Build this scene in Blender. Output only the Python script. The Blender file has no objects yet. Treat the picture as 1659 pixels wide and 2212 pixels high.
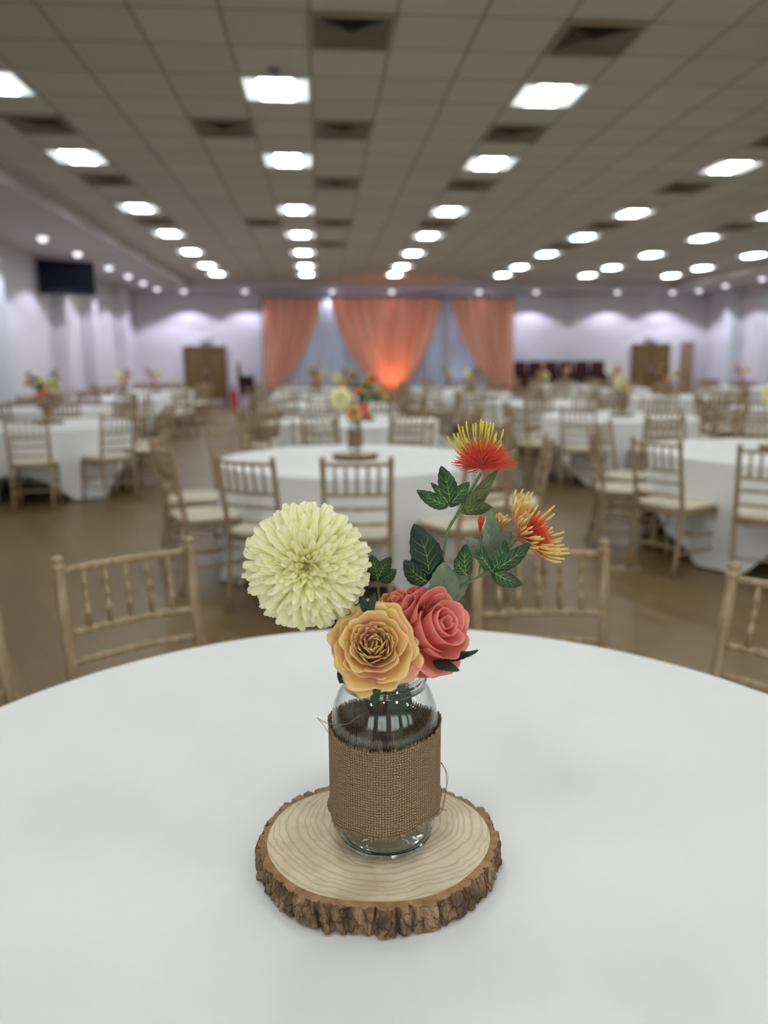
import bpy, math, random
from mathutils import Vector, Matrix, noise
R = math.radians
PI = math.pi
scene = bpy.context.scene
col = scene.collection
CZ = 1.43                       # camera height

# ------------------------------------------------------------------ helpers
class MB:
    def __init__(s):
        s.v = []; s.f = []; s.uv = {}; s.mi = []
        s.cur = 0
    def vert(s, p, uv=None):
        s.v.append(tuple(p))
        if uv is not None: s.uv[len(s.v)-1] = uv
        return len(s.v)-1
    def face(s, *i):
        s.f.append(i); s.mi.append(s.cur)
    def grid(s, fn, nu, nv, closeu=False):
        """fn(u,v)->(p,uv); u,v in 0..1"""
        base = len(s.v)
        cu = nu if closeu else nu+1
        for j in range(nv+1):
            for i in range(cu):
                p, uv = fn(i/nu, j/nv)
                s.vert(p, uv)
        for j in range(nv):
            for i in range(nu):
                a = base+j*cu+i; b = base+j*cu+(i+1) % cu
                c = base+(j+1)*cu+(i+1) % cu; d = base+(j+1)*cu+i
                s.face(a, b, c, d)
    def box(s, c, d, rz=0.0, top=None):
        cx, cy, cz = c; x, y, z = d[0]/2, d[1]/2, d[2]/2
        b = len(s.v)
        tx, ty = top if top else (1, 1)
        for dz in (-z, z):
            kx, ky = (tx, ty) if dz > 0 else (1, 1)
            for dx, dy in ((-x, -y), (x, -y), (x, y), (-x, y)):
                px, py = dx*kx, dy*ky
                s.vert((cx+px*math.cos(rz)-py*math.sin(rz), cy+px*math.sin(rz)+py*math.cos(rz), cz+dz))
        for q in ((3, 2, 1, 0), (4, 5, 6, 7), (0, 1, 5, 4), (1, 2, 6, 5), (2, 3, 7, 6), (3, 0, 4, 7)):
            s.face(*[b+i for i in q])
    def tube(s, pts, rad, seg=8, caps=True):
        pts = [Vector(p) for p in pts]
        if not isinstance(rad, (list, tuple)): rad = [rad]*len(pts)
        n = len(pts); b = len(s.v)
        t0 = (pts[1]-pts[0]).normalized()
        up = Vector((0, 0, 1)) if abs(t0.z) < .9 else Vector((1, 0, 0))
        nx = t0.cross(up).normalized()
        for i in range(n):
            t = (pts[min(i+1, n-1)]-pts[max(i-1, 0)])
            if t.length < 1e-9: t = t0.copy()
            t.normalize()
            nx = (nx-t*nx.dot(t)).normalized(); ny = t.cross(nx)
            for k in range(seg):
                a = 2*PI*k/seg
                s.vert(pts[i]+(nx*math.cos(a)+ny*math.sin(a))*rad[i], (k/seg, i/max(1, n-1)))
        for i in range(n-1):
            for k in range(seg):
                s.face(b+i*seg+k, b+i*seg+(k+1) % seg, b+(i+1)*seg+(k+1) % seg, b+(i+1)*seg+k)
        if caps:
            s.face(*[b+k for k in reversed(range(seg))])
            s.face(*[b+(n-1)*seg+k for k in range(seg)])
    def lathe(s, prof, seg=24, c=(0, 0, 0), closed=False):
        b = len(s.v); n = len(prof)
        for i, (r, z) in enumerate(prof):
            for k in range(seg):
                a = 2*PI*k/seg
                s.vert((c[0]+r*math.cos(a), c[1]+r*math.sin(a), c[2]+z), (k/seg, i/max(1, n-1)))
        for i in range(n if closed else n-1):
            j = (i+1) % n
            for k in range(seg):
                s.face(b+i*seg+k, b+i*seg+(k+1) % seg, b+j*seg+(k+1) % seg, b+j*seg+k)
        if not closed:
            if prof[0][0] > 1e-5: s.face(*[b+k for k in reversed(range(seg))])
            if prof[-1][0] > 1e-5: s.face(*[b+(n-1)*seg+k for k in range(seg)])
    def build(s, name, mat, parent=None, smooth=True, loc=None):
        me = bpy.data.meshes.new(name)
        me.from_pydata(s.v, [], s.f)
        mats = mat if isinstance(mat, (list, tuple)) else [mat]
        for m in mats: me.materials.append(m)
        if s.uv:
            ul = me.uv_layers.new(name='UVMap')
            for l in me.loops:
                ul.data[l.index].uv = s.uv.get(l.vertex_index, (0, 0))
        for i, p in enumerate(me.polygons):
            p.use_smooth = smooth
            if len(mats) > 1: p.material_index = s.mi[i]
        me.update()
        o = bpy.data.objects.new(name, me)
        col.objects.link(o)
        if parent: o.parent = parent
        if loc: o.location = loc
        return o

def solid(o, t, off=0):
    m = o.modifiers.new('thick', 'SOLIDIFY'); m.thickness = t; m.offset = off
    return o
def bevel(o, w, seg=2):
    m = o.modifiers.new('bevel', 'BEVEL'); m.width = w; m.segments = seg; m.limit_method = 'ANGLE'
    return o
def tag(o, label=None, cat=None, group=None, kind=None):
    if label: o['label'] = label
    if cat: o['category'] = cat
    if group: o['group'] = group
    if kind: o['kind'] = kind
    return o
def empty(name, loc=(0, 0, 0), rz=0.0):
    o = bpy.data.objects.new(name, None); col.objects.link(o)
    o.location = loc; o.rotation_euler = (0, 0, rz); o.empty_display_size = .05
    return o
def copy_tree(o, parent=None):
    c = o.copy(); col.objects.link(c)
    if parent is not None: c.parent = parent
    for ch in list(o.children): copy_tree(ch, c)
    return c

# ------------------------------------------------------------------ materials
class N:
    def __init__(s, name):
        s.m = bpy.data.materials.new(name); s.m.use_nodes = True
        s.t = s.m.node_tree; s.b = s.t.nodes['Principled BSDF']; s.out = s.t.nodes['Material Output']
    def n(s, ty, **kw):
        nd = s.t.nodes.new('ShaderNode'+ty)
        for k, v in kw.items():
            if k in nd.inputs.keys(): nd.inputs[k].default_value = v
            else: setattr(nd, k, v)
        return nd
    def l(s, a, b): s.t.links.new(a, b)
    def coord(s, kind='Object', scale=(1, 1, 1), rot=(0, 0, 0)):
        tc = s.n('TexCoord'); mp = s.n('Mapping')
        mp.inputs['Scale'].default_value = scale; mp.inputs['Rotation'].default_value = rot
        s.l(tc.outputs[kind], mp.inputs['Vector']); return mp.outputs['Vector']
    def math(s, op, a, b=None, c=None):
        nd = s.n('Math', operation=op)
        for i, x in enumerate((a, b, c)):
            if x is None: continue
            if isinstance(x, (int, float)): nd.inputs[i].default_value = x
            else: s.l(x, nd.inputs[i])
        return nd.outputs[0]
    def noise(s, vec, scale, detail=3, rough=.5):
        nd = s.n('TexNoise'); nd.inputs['Scale'].default_value = scale
        nd.inputs['Detail'].default_value = detail; nd.inputs['Roughness'].default_value = rough
        if vec is not None: s.l(vec, nd.inputs['Vector'])
        return nd.outputs['Fac']
    def ramp(s, fac, stops):
        r = s.n('ValToRGB'); e = r.color_ramp.elements
        while len(e) < len(stops): e.new(.5)
        for i, (p, c) in enumerate(stops):
            e[i].position = p; e[i].color = (*c, 1) if len(c) == 3 else c
        s.l(fac, r.inputs['Fac']); return r.outputs['Color']
    def mix(s, fac, a, b):
        nd = s.n('Mix', data_type='RGBA')
        if isinstance(fac, (int, float)): nd.inputs[0].default_value = fac
        else: s.l(fac, nd.inputs[0])
        for i, x in ((6, a), (7, b)):
            if isinstance(x, tuple): nd.inputs[i].default_value = (*x, 1) if len(x) == 3 else x
            else: s.l(x, nd.inputs[i])
        return nd.outputs[2]
    def bump(s, h, strength=.3, dist=.01):
        b = s.n('Bump'); b.inputs['Strength'].default_value = strength; b.inputs['Distance'].default_value = dist
        s.l(h, b.inputs['Height']); s.l(b.outputs['Normal'], s.b.inputs['Normal'])
    def col(s, c):
        if isinstance(c, tuple): s.b.inputs['Base Color'].default_value = (*c, 1)
        else: s.l(c, s.b.inputs['Base Color'])
    def set(s, **kw):
        for k, v in kw.items(): s.b.inputs[k.replace('_', ' ')].default_value = v
def srgb(r, g, b):
    f = lambda c: (c/12.92 if c <= .04045 else ((c+.055)/1.055)**2.4)
    return (f(r/255), f(g/255), f(b/255))

M = {}
def simple(key, c, rough=.6, var=.08, scale=8, metal=0, coat=0, **kw):
    m = N(key); v = m.coord()
    nz = m.noise(v, scale)
    dark = tuple(x*(1-var*2) for x in c); lite = tuple(min(1, x*(1+var)) for x in c)
    m.col(m.ramp(nz, [(.3, dark), (.7, lite)]))
    m.set(Roughness=rough, Metallic=metal)
    if coat: m.set(Coat_Weight=coat)
    for k, x in kw.items(): m.b.inputs[k.replace('_', ' ')].default_value = x
    M[key] = m.m; return m
def emis(key, c, s):
    m = N(key); m.col((.8, .8, .8)); m.b.inputs['Emission Color'].default_value = (*c, 1)
    m.b.inputs['Emission Strength'].default_value = s; M[key] = m.m

simple('cloth', (.80, .81, .80), rough=.85, var=.01, scale=3)
mm = N('tablecloth_weave'); v = mm.coord()
mm.col(mm.ramp(mm.noise(v, 2.2, 4), [(.3, (.775, .785, .78)), (.7, (.82, .83, .825))]))
mm.set(Roughness=.9, Sheen_Weight=.15)
h1 = mm.noise(v, 900, 2); h2 = mm.noise(v, 7, 4)
mm.bump(mm.math('ADD', mm.math('MULTIPLY', h1, .06), h2), .22, .004)
M['cloth'] = mm.m
simple('cushion', srgb(214, 204, 184), rough=.9, var=.03, scale=20)
# limewashed wood
mm = N('limewashed_beech'); v = mm.coord(scale=(14, 14, 2))
mm.col(mm.ramp(mm.noise(v, 3, 4, .6), [(.3, srgb(136, 113, 84)), (.55, srgb(160, 137, 105)), (.8, srgb(184, 164, 134))]))
mm.set(Roughness=.42); M['chairwood'] = mm.m
# floor planks
mm = N('oak_plank_floor'); v = mm.coord(rot=(0, 0, R(62)))
br = mm.n('TexBrick'); mm.l(v, br.inputs['Vector'])
br.inputs['Scale'].default_value = 1; br.inputs['Brick Width'].default_value = 1.3; br.inputs['Row Height'].default_value = .13
br.inputs['Mortar Size'].default_value = .002; br.offset = .37
br.inputs['Color1'].default_value = (*srgb(110, 87, 52), 1); br.inputs['Color2'].default_value = (*srgb(130, 106, 66), 1)
br.inputs['Mortar'].default_value = (*srgb(70, 52, 34), 1)
v2 = mm.coord(scale=(1.5, 14, 1), rot=(0, 0, R(62)))
g = mm.noise(v2, 2.5, 5, .6); big = mm.noise(mm.coord(scale=(.25, 1.2, 1), rot=(0, 0, R(62))), 1.3, 2)
c1 = mm.mix(mm.math('MULTIPLY', g, .55), br.outputs['Color'], srgb(74, 56, 34))
c2 = mm.mix(mm.math('MULTIPLY', big, .35), c1, srgb(142, 118, 84))
mm.col(c2); mm.set(Roughness=.38); mm.bump(g, .05, .003); M['floor'] = mm.m
# walls
simple('wall', srgb(206, 203, 208), rough=.8, var=.015, scale=1.3)
simple('wall_grey', srgb(196, 200, 206), rough=.8, var=.015, scale=1.3)
simple('soffit', srgb(190, 184, 184), rough=.85, var=.02, scale=1.1)
simple('dado', srgb(142, 116, 92), rough=.5, var=.09, scale=5)
simple('white_paint', srgb(215, 217, 216), rough=.5, var=.01)
simple('door_wood', srgb(104, 82, 42), rough=.45, var=.12, scale=4)
simple('dark_metal', (.03, .03, .032), rough=.35, var=.1, metal=.6)
simple('black', (.012, .012, .013), rough=.35, var=.1)
simple('steel', (.6, .6, .6), rough=.3, var=.05, metal=1)
simple('maroon', srgb(58, 8, 16), rough=.85, var=.15)
simple('red_enamel', srgb(176, 22, 28), rough=.3, var=.03, coat=.5)
simple('screen', srgb(4, 12, 30), rough=.3, var=.05, Specular_IOR_Level=.12)
simple('grey_plastic', srgb(120, 122, 120), rough=.5, var=.04)
# ceiling tiles
mm = N('ceiling_tiles'); v = mm.coord(); sep = mm.n('SeparateXYZ'); mm.l(v, sep.inputs[0])
def gridline(ax, off):
    a = mm.math('DIVIDE', mm.math('SUBTRACT', sep.outputs[ax], off), .6)
    fr = mm.math('FRACT', a)
    d = mm.math('MINIMUM', fr, mm.math('SUBTRACT', 1.0, fr))
    return mm.math('LESS_THAN', d, .024)
gl = mm.math('MAXIMUM', gridline(0, -.333-.3-60), gridline(1, 7.28-.3-60))
wn = mm.n('TexWhiteNoise'); snap = mm.n('VectorMath', operation='SNAP')
sub = mm.n('VectorMath', operation='SUBTRACT'); sub.inputs[1].default_value = (-.633, 6.98, 0)
mm.l(v, sub.inputs[0]); mm.l(sub.outputs[0], snap.inputs[0]); snap.inputs[1].default_value = (.6, .6, 50)
mm.l(snap.outputs[0], wn.inputs['Vector'])
tile = mm.ramp(wn.outputs['Value'], [(0, srgb(186, 181, 170)), (1, srgb(196, 191, 181))])
speck = mm.mix(mm.math('MULTIPLY', mm.noise(v, 60, 3), .12), tile, srgb(150, 142, 130))
mm.col(mm.mix(gl, speck, srgb(150, 140, 126))); mm.set(Roughness=.9)
mm.bump(mm.math('SUBTRACT', 1.0, gl), .4, .006); M['ceiling'] = mm.m
emis('tube_light', (.95, 1, .99), 37)
emis('louvre_light', (.90, 1, .95), .95)
emis('downlight_lens', (.92, .92, 1), 1.6)
emis('uplight_lens', (1, .35, .12), 6)
simple('vent_frame', srgb(150, 138, 112), rough=.5, var=.02)
simple('vent_slat', srgb(112, 101, 78), rough=.5, var=.02)
# curtains
def curtain_mat(key, c, tr):
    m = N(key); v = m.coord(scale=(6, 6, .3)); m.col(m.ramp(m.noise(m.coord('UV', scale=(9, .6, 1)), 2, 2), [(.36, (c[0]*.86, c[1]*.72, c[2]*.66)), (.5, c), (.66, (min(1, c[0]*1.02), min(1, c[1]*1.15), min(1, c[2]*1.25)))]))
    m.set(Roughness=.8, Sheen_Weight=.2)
    t = m.n('BsdfTranslucent'); t.inputs['Color'].default_value = (*c, 1)
    mx = m.n('MixShader'); mx.inputs[0].default_value = tr
    m.l(m.b.outputs[0], mx.inputs[1]); m.l(t.outputs[0], mx.inputs[2]); m.l(mx.outputs[0], m.out.inputs['Surface'])
    M[key] = m.m
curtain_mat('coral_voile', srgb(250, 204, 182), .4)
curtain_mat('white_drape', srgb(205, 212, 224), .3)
# slice
mm = N('cut_wood_rings'); v = mm.coord()
sub = mm.n('VectorMath', operation='SUBTRACT'); sub.inputs[1].default_value = (.034, .05, 0); mm.l(v, sub.inputs[0])
nzv = mm.n('TexNoise'); nzv.inputs['Scale'].default_value = 9; nzv.inputs['Detail'].default_value = 3; mm.l(v, nzv.inputs['Vector'])
sc = mm.n('VectorMath', operation='SCALE'); sc.inputs['Scale'].default_value = .045; mm.l(nzv.outputs['Color'], sc.inputs[0])
ad = mm.n('VectorMath', operation='ADD'); mm.l(sub.outputs[0], ad.inputs[0]); mm.l(sc.outputs[0], ad.inputs[1])
ln = mm.n('VectorMath', operation='LENGTH')
fl = mm.n('VectorMath', operation='MULTIPLY'); fl.inputs[1].default_value = (.94, 1.06, 0); mm.l(ad.outputs[0], fl.inputs[0]); mm.l(fl.outputs[0], ln.inputs[0])
rr = ln.outputs['Value']
ringc = mm.math('POWER', mm.math('ABSOLUTE', mm.math('SINE', mm.math('ADD', mm.math('MULTIPLY', rr, 330), mm.math('MULTIPLY', mm.math('SINE', mm.math('MULTIPLY', rr, 130)), .9)))), 9)
ringf = mm.math('POWER', mm.math('ABSOLUTE', mm.math('SINE', mm.math('MULTIPLY', rr, 1500))), 3)
base = mm.ramp(mm.noise(v, 14, 5, .6), [(.3, srgb(193, 172, 143)), (.52, srgb(214, 197, 169)), (.75, srgb(228, 213, 189))])
c1 = mm.mix(mm.math('MULTIPLY', ringc, .42), base, srgb(150, 125, 96))
c2 = mm.mix(mm.math('MULTIPLY', ringf, .10), c1, srgb(150, 128, 98))
mm.col(c2); mm.set(Roughness=.62); mm.bump(mm.noise(v, 220, 3), .15, .001); M['rings'] = mm.m
mm = N('rough_bark'); v = mm.coord(scale=(1, 1, .55))
a = mm.noise(v, 38, 6, .7); vo = mm.n('TexVoronoi', feature='DISTANCE_TO_EDGE'); vo.inputs['Scale'].default_value = 75
wv = mm.n('VectorMath', operation='ADD'); w2 = mm.n('VectorMath', operation='SCALE'); w2.inputs['Scale'].default_value = .03
nn = mm.n('TexNoise'); nn.inputs['Scale'].default_value = 40; mm.l(v, nn.inputs['Vector']); mm.l(nn.outputs['Color'], w2.inputs[0])
mm.l(v, wv.inputs[0]); mm.l(w2.outputs[0], wv.inputs[1]); mm.l(wv.outputs[0], vo.inputs['Vector'])
crack = mm.math('MINIMUM', mm.math('ADD', mm.math('MULTIPLY', vo.outputs['Distance'], 14), mm.math('MULTIPLY', a, .75)), 1.0)
tone = mm.ramp(a, [(.34, srgb(64, 48, 35)), (.5, srgb(118, 90, 62)), (.66, srgb(168, 140, 108))])
mm.col(mm.mix(crack, srgb(46, 33, 24), tone)); mm.set(Roughness=.92)
mm.bump(mm.math('ADD', crack, a), .9, .004); M['bark'] = mm.m
simple('inner_bark', srgb(156, 122, 86), rough=.85, var=.2, scale=60)
# burlap
mm = N('burlap_weave'); uvn = mm.n('TexCoord'); sep = mm.n('SeparateXYZ'); mm.l(uvn.outputs['UV'], sep.inputs[0])
vn = mm.coord('UV', scale=(6, 2, 1)); nu_ = mm.noise(mm.coord('UV', scale=(60, 3, 1)), 3, 2); nv_ = mm.noise(mm.coord('UV', scale=(5, 40, 1)), 3, 2)
U = mm.math('ADD', mm.math('MULTIPLY', sep.outputs[0], 132), mm.math('MULTIPLY', nv_, 1.6))
V = mm.math('ADD', mm.math('MULTIPLY', sep.outputs[1], 34), mm.math('MULTIPLY', nu_, 1.3))
fu = mm.math('SINE', mm.math('MULTIPLY', U, PI)); fv = mm.math('SINE', mm.math('MULTIPLY', V, PI))
warp = mm.math('POWER', mm.math('ABSOLUTE', fu), .7); weft = mm.math('POWER', mm.math('ABSOLUTE', fv), .7)
par = mm.math('MODULO', mm.math('ADD', mm.math('FLOOR', U), mm.math('FLOOR', V)), 2.0)
over = mm.math('ADD', mm.math('MULTIPLY', warp, mm.math('ADD', mm.math('MULTIPLY', par, .4), .6)),
               mm.math('MULTIPLY', weft, mm.math('SUBTRACT', 1.0, mm.math('MULTIPLY', par, .4))))
hgt = mm.math('MULTIPLY', over, .6)
gap = mm.math('GREATER_THAN', mm.math('ADD', warp, weft), .62)
tn = mm.noise(mm.coord('UV', scale=(120, 14, 1)), 3, 4); tn2 = mm.noise(mm.coord('UV', scale=(8, 60, 1)), 3, 3)
tone = mm.ramp(mm.math('MULTIPLY', mm.math('ADD', tn, tn2), .5), [(.38, srgb(150, 120, 88)), (.52, srgb(190, 158, 120)), (.66, srgb(222, 192, 152))])
mm.col(mm.mix(mm.math('MINIMUM', mm.math('MULTIPLY', mm.math('POWER', hgt, 3.0), 1.15), 1.0), srgb(78, 58, 40), tone))
mm.set(Roughness=.95); mm.bump(hgt, .9, .0016)
tr = mm.n('BsdfTransparent'); mx = mm.n('MixShader'); mm.l(gap, mx.inputs[0]); mm.l(tr.outputs[0], mx.inputs[1]); mm.l(mm.b.outputs[0], mx.inputs[2])
mm.l(mx.outputs[0], mm.out.inputs['Surface']); M['burlap'] = mm.m
simple('jute', srgb(150, 120, 86), rough=.95, var=.15, scale=300)
# glass
mm = N('thin_jar_glass'); lw = mm.n('LayerWeight'); lw.inputs['Blend'].default_value = .35
lw.inputs['Blend'].default_value = .5
fres = mm.math('ADD', .045, mm.math('MULTIPLY', mm.math('POWER', lw.outputs['Facing'], 5.0), .8))
trn = mm.n('BsdfTransparent'); mm.l(mm.ramp(lw.outputs['Facing'], [(0, (.995, 1, .998)), (.75, (.95, .97, .965)), (1, (.5, .56, .56))]), trn.inputs['Color'])
gls = mm.n('BsdfGlossy'); gls.inputs['Roughness'].default_value = .02; gls.inputs['Color'].default_value = (1, 1, 1, 1)
mx = mm.n('MixShader'); mm.l(fres, mx.inputs[0]); mm.l(trn.outputs[0], mx.inputs[1]); mm.l(gls.outputs[0], mx.inputs[2])
mm.l(mx.outputs[0], mm.out.inputs['Surface']); M['jarglass'] = mm.m
mm = N('thick_glass'); mm.col((.86, .95, .92)); mm.set(Roughness=.03, IOR=1.5, Transmission_Weight=1.0); M['thickglass'] = mm.m
# petals (uv: x across, y base->tip)
def petal_mat(key, basec, midc, tipc, patch=None, patchc=None, pth=.62, trans=.25, pscale=2.5):
    m = N(key); tc = m.n('TexCoord'); sp = m.n('SeparateXYZ'); m.l(tc.outputs['UV'], sp.inputs[0])
    nz = m.noise(tc.outputs['Object'], 60, 3)
    f = m.math('ADD', sp.outputs[1], m.math('MULTIPLY', m.math('SUBTRACT', nz, .5), .35))
    c = m.ramp(f, [(0, basec), (.5, midc), (.95, tipc)])
    vein = m.noise(m.coord('UV', scale=(40, 2, 1)), 2, 2)
    c = m.mix(m.math('MULTIPLY', vein, .12), c, midc)
    if patchc:
        pn = m.n('TexNoise'); pn.inputs['Scale'].default_value = pscale*10; pn.inputs['Detail'].default_value = 1
        m.l(tc.outputs['Object'], pn.inputs['Vector'])
        pf = m.ramp(pn.outputs['Fac'], [(pth, (0, 0, 0)), (pth+.08, (1, 1, 1))])
        c = m.mix(m.math('MULTIPLY', pf, .85), c, patchc)
    m.col(c); m.set(Roughness=.65, Sheen_Weight=.2)
    t = m.n('BsdfTranslucent'); m.l(c, t.inputs['Color'])
    mx = m.n('MixShader'); mx.inputs[0].default_value = trans
    m.l(m.b.outputs[0], mx.inputs[1]); m.l(t.outputs[0], mx.inputs[2]); m.l(mx.outputs[0], m.out.inputs['Surface'])
    M[key] = m.m
petal_mat('mum_petal', srgb(238, 226, 110), srgb(252, 248, 182), srgb(254, 252, 220), trans=.3)
petal_mat('peach_petal', srgb(255, 200, 112), srgb(255, 216, 134), srgb(255, 232, 166), True, srgb(255, 196, 180), .56, .34, 2.2)
petal_mat('coral_petal', srgb(252, 118, 92), srgb(255, 150, 130), srgb(255, 176, 164), True, srgb(226, 176, 112), .60, .36, 2.4)
petal_mat('coral_dark', srgb(236, 94, 74), srgb(250, 128, 108), srgb(252, 154, 136), True, srgb(216, 166, 92), .52, .2, 1.8)
petal_mat('red_style', srgb(206, 34, 12), srgb(232, 62, 26), srgb(236, 84, 40), trans=.15)
petal_mat('orange_style', srgb(232, 96, 40), srgb(238, 158, 70), srgb(240, 218, 130), trans=.15)
petal_mat('yellow_style', srgb(232, 120, 30), srgb(226, 190, 40), srgb(236, 222, 60), trans=.15)
def leaf_mat(key, c, c2, rough=.5):
    m = N(key); v = m.coord(); m.col(m.ramp(m.noise(v, 45, 4), [(.3, c), (.7, c2)])); m.set(Roughness=rough)
    m.bump(m.noise(v, 160, 2), .2, .0008); M[key] = m.m
leaf_mat('leaf_dark', srgb(22, 52, 24), srgb(40, 84, 38))
leaf_mat('leaf_deep', srgb(16, 40, 26), srgb(26, 60, 38))
leaf_mat('leaf_grey', srgb(96, 116, 92), srgb(122, 140, 114), .7)
leaf_mat('leaf_olive', srgb(70, 80, 46), srgb(100, 110, 66), .6)
leaf_mat('vein', srgb(130, 170, 90), srgb(160, 190, 110))
leaf_mat('stem_green', srgb(84, 108, 60), srgb(104, 128, 74))
leaf_mat('stem_dark', srgb(34, 36, 26), srgb(52, 54, 38))

# ------------------------------------------------------------------ camera
cam_d = bpy.data.cameras.new('camera'); cam = bpy.data.objects.new('camera', cam_d); col.objects.link(cam)
cam_d.sensor_fit = 'HORIZONTAL'; cam_d.sensor_width = 36; cam_d.lens = 36*1655/1659
cam_d.clip_start = .05; cam_d.clip_end = 200
cam.matrix_world = Matrix.Translation((0, 0, CZ)) @ Matrix.Rotation(-.080, 4, 'Z') @ Matrix.Rotation(PI/2-.1946, 4, 'X') @ Matrix.Rotation(-.0045, 4, 'Z')
cam_d.dof.use_dof = True; cam_d.dof.focus_distance = 1.03; cam_d.dof.aperture_fstop = 35.9/11.8
scene.camera = cam
vs = scene.view_settings; vs.view_transform = 'Standard'; vs.look = 'None'; vs.gamma = 1; vs.exposure = 0; vs.use_curve_mapping = False
w = bpy.data.worlds.new('world'); scene.world = w; w.use_nodes = True
w.node_tree.nodes['Background'].inputs[0].default_value = (.02, .02, .022, 1)

# ------------------------------------------------------------------ room
XL, XR, YN, YF, ZC, ZS = -5.8, 12.85, -4.4, 25.3, 3.76, 3.57
def wallbox(name, x0, x1, y0, y1, z0, z1, mat, parent=None, kind='structure'):
    mb = MB(); mb.box(((x0+x1)/2, (y0+y1)/2, (z0+z1)/2), (x1-x0, y1-y0, z1-z0))
    o = mb.build(name, M[mat], parent, smooth=False)
    if kind and not parent: o['kind'] = kind
    return o
wallbox('floor', XL-.2, XR+.2, YN-.2, YF+.2, -.1, 0, 'floor')
wallbox('ceiling', -3.8, 10.85, YN, 23.5, ZC, ZC+.1, 'ceiling')
wallbox('trim_1', XL, -3.8, YN, YF, ZS, ZC+.1, 'soffit')
wallbox('trim_2', 10.85, XR, YN, YF, ZS, ZC+.1, 'soffit')
wallbox('trim_3', -3.8, 10.85, 23.5, YF, ZS, ZC+.1, 'soffit')
wallbox('wall_left', XL-.2, XL, YN-.2, YF+.2, 0, ZC+.1, 'wall')
wallbox('wall_right', XR, XR+.2, YN-.2, YF+.2, 0, ZC+.1, 'wall')
wallbox('wall_back', XL, XR, YF, YF+.2, 0, ZC+.1, 'wall')
wallbox('wall_front', XL, XR, YN-.2, YN, 0, ZC+.1, 'wall')
# nearer wall section that stands forward on the left
wallbox('trim_4', XL, -5.58, YN, 14.6, 0, ZS, 'wall_grey')
# dado
wallbox('trim_5', XL, XL+.04, 14.6, YF, 0, .74, 'dado')
wallbox('trim_6', XL+.04, -4.4, YF-.04, YF, 0, .74, 'dado')
wallbox('trim_7', XR-.04, XR, YN, YF, 0, .78, 'dado')
wallbox('trim_8', -5.58, -5.54, YN, 14.6, 0, .74, 'dado')
k = 9
for y in (17.9, 20.0, 23.2):
    wallbox('trim_%d' % k, XL, XL+.28, y-.22, y+.22, 0, ZS, 'wall'); k += 1
for y in (23.4, 21.2, 18.2):
    wallbox('trim_%d' % k, XR-.3, XR, y-.25, y+.25, 0, ZS, 'wall_grey'); k += 1
wallbox('trim_%d' % k, 8.05, 8.2, YF-.12, YF, 2.6, ZS, 'wall_grey'); k += 1      # short dark bracket by the ceiling
wallbox('trim_%d' % k, 12.0, 12.3, YF-.35, YF, 0, 2.0, 'dado'); k += 1

# unseen frosted windows behind the camera, added to light the flowers from the front
emis('daylit_frosted_glass', (.92, .97, 1), 2.9)
for i, x in enumerate((-3.6, -.9, 1.8, 4.5, 7.2)):
    r = empty('window_%d' % (i+1), (x, YN, 1.75)); r['kind'] = 'structure'
    b = MB(); b.box((0, .012, 0), (1.7, .01, 1.9)); b.build('window_pane', M['daylit_frosted_glass'], r, False)
    b = MB()
    for c, d in (((0, .03, .98), (1.84, .06, .07)), ((0, .03, -.98), (1.84, .09, .07)), ((-.885, .03, 0), (.07, .06, 1.9)), ((.885, .03, 0), (.07, .06, 1.9)), ((0, .03, 0), (.05, .06, 1.9))): b.box(c, d)
    b.build('window_frame', M['white_paint'], r, False)
# doors
def door(n, x0, x1, h):
    root = empty('door_%d' % n, ((x0+x1)/2, YF, 0)); root['kind'] = 'structure'
    W = x1-x0
    fr = MB(); fr.box((-W/2-.03, -.04, h/2), (.06, .1, h)); fr.box((W/2+.03, -.04, h/2), (.06, .1, h)); fr.box((0, -.04, h+.03), (W+.12, .1, .06))
    fr.build('door_frame', M['door_wood'], root, False)
    for s in (-1, 1):
        lf = MB(); lf.box((s*W/4, -.04, h/2), (W/2-.01, .045, h-.02))
        lo = bevel(lf.build('door_leaf', M['door_wood'], root, False), .004)
        hd = MB(); hd.tube([(s*.07, -.07, .9), (s*.07, -.12, .92), (s*.07, -.12, 1.2), (s*.07, -.07, 1.22)], .012, 8)
        hd.build('door_handle', M['steel'], lo)
        kp = MB(); kp.box((s*W/4, -.066, .14), (W/2-.08, .004, .2)); kp.build('kick_plate', M['steel'], lo, False)
    return root
door(1, -4.28, -3.06, 1.87)
door(2, 10.38, 11.55, 1.90)
def exit_lamp(x, z, label):
    r = empty('emergency_light', (x, YF, z))
    tag(r, label, 'emergency light', 'emergency lights over the doors')
    b = MB(); b.box((0, -.05, 0), (.34, .1, .16)); bevel(b.build('housing', M['grey_plastic'], r, False), .015)
    b = MB(); b.box((0, -.11, -.01), (.28, .03, .09)); bevel(b.build('cover', M['white_paint'], r, False), .008)
exit_lamp(-3.62, 2.12, 'small grey emergency light fitting above the left brown double door')
exit_lamp(10.95, 2.12, 'small grey emergency light fitting above the right brown double door')

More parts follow.
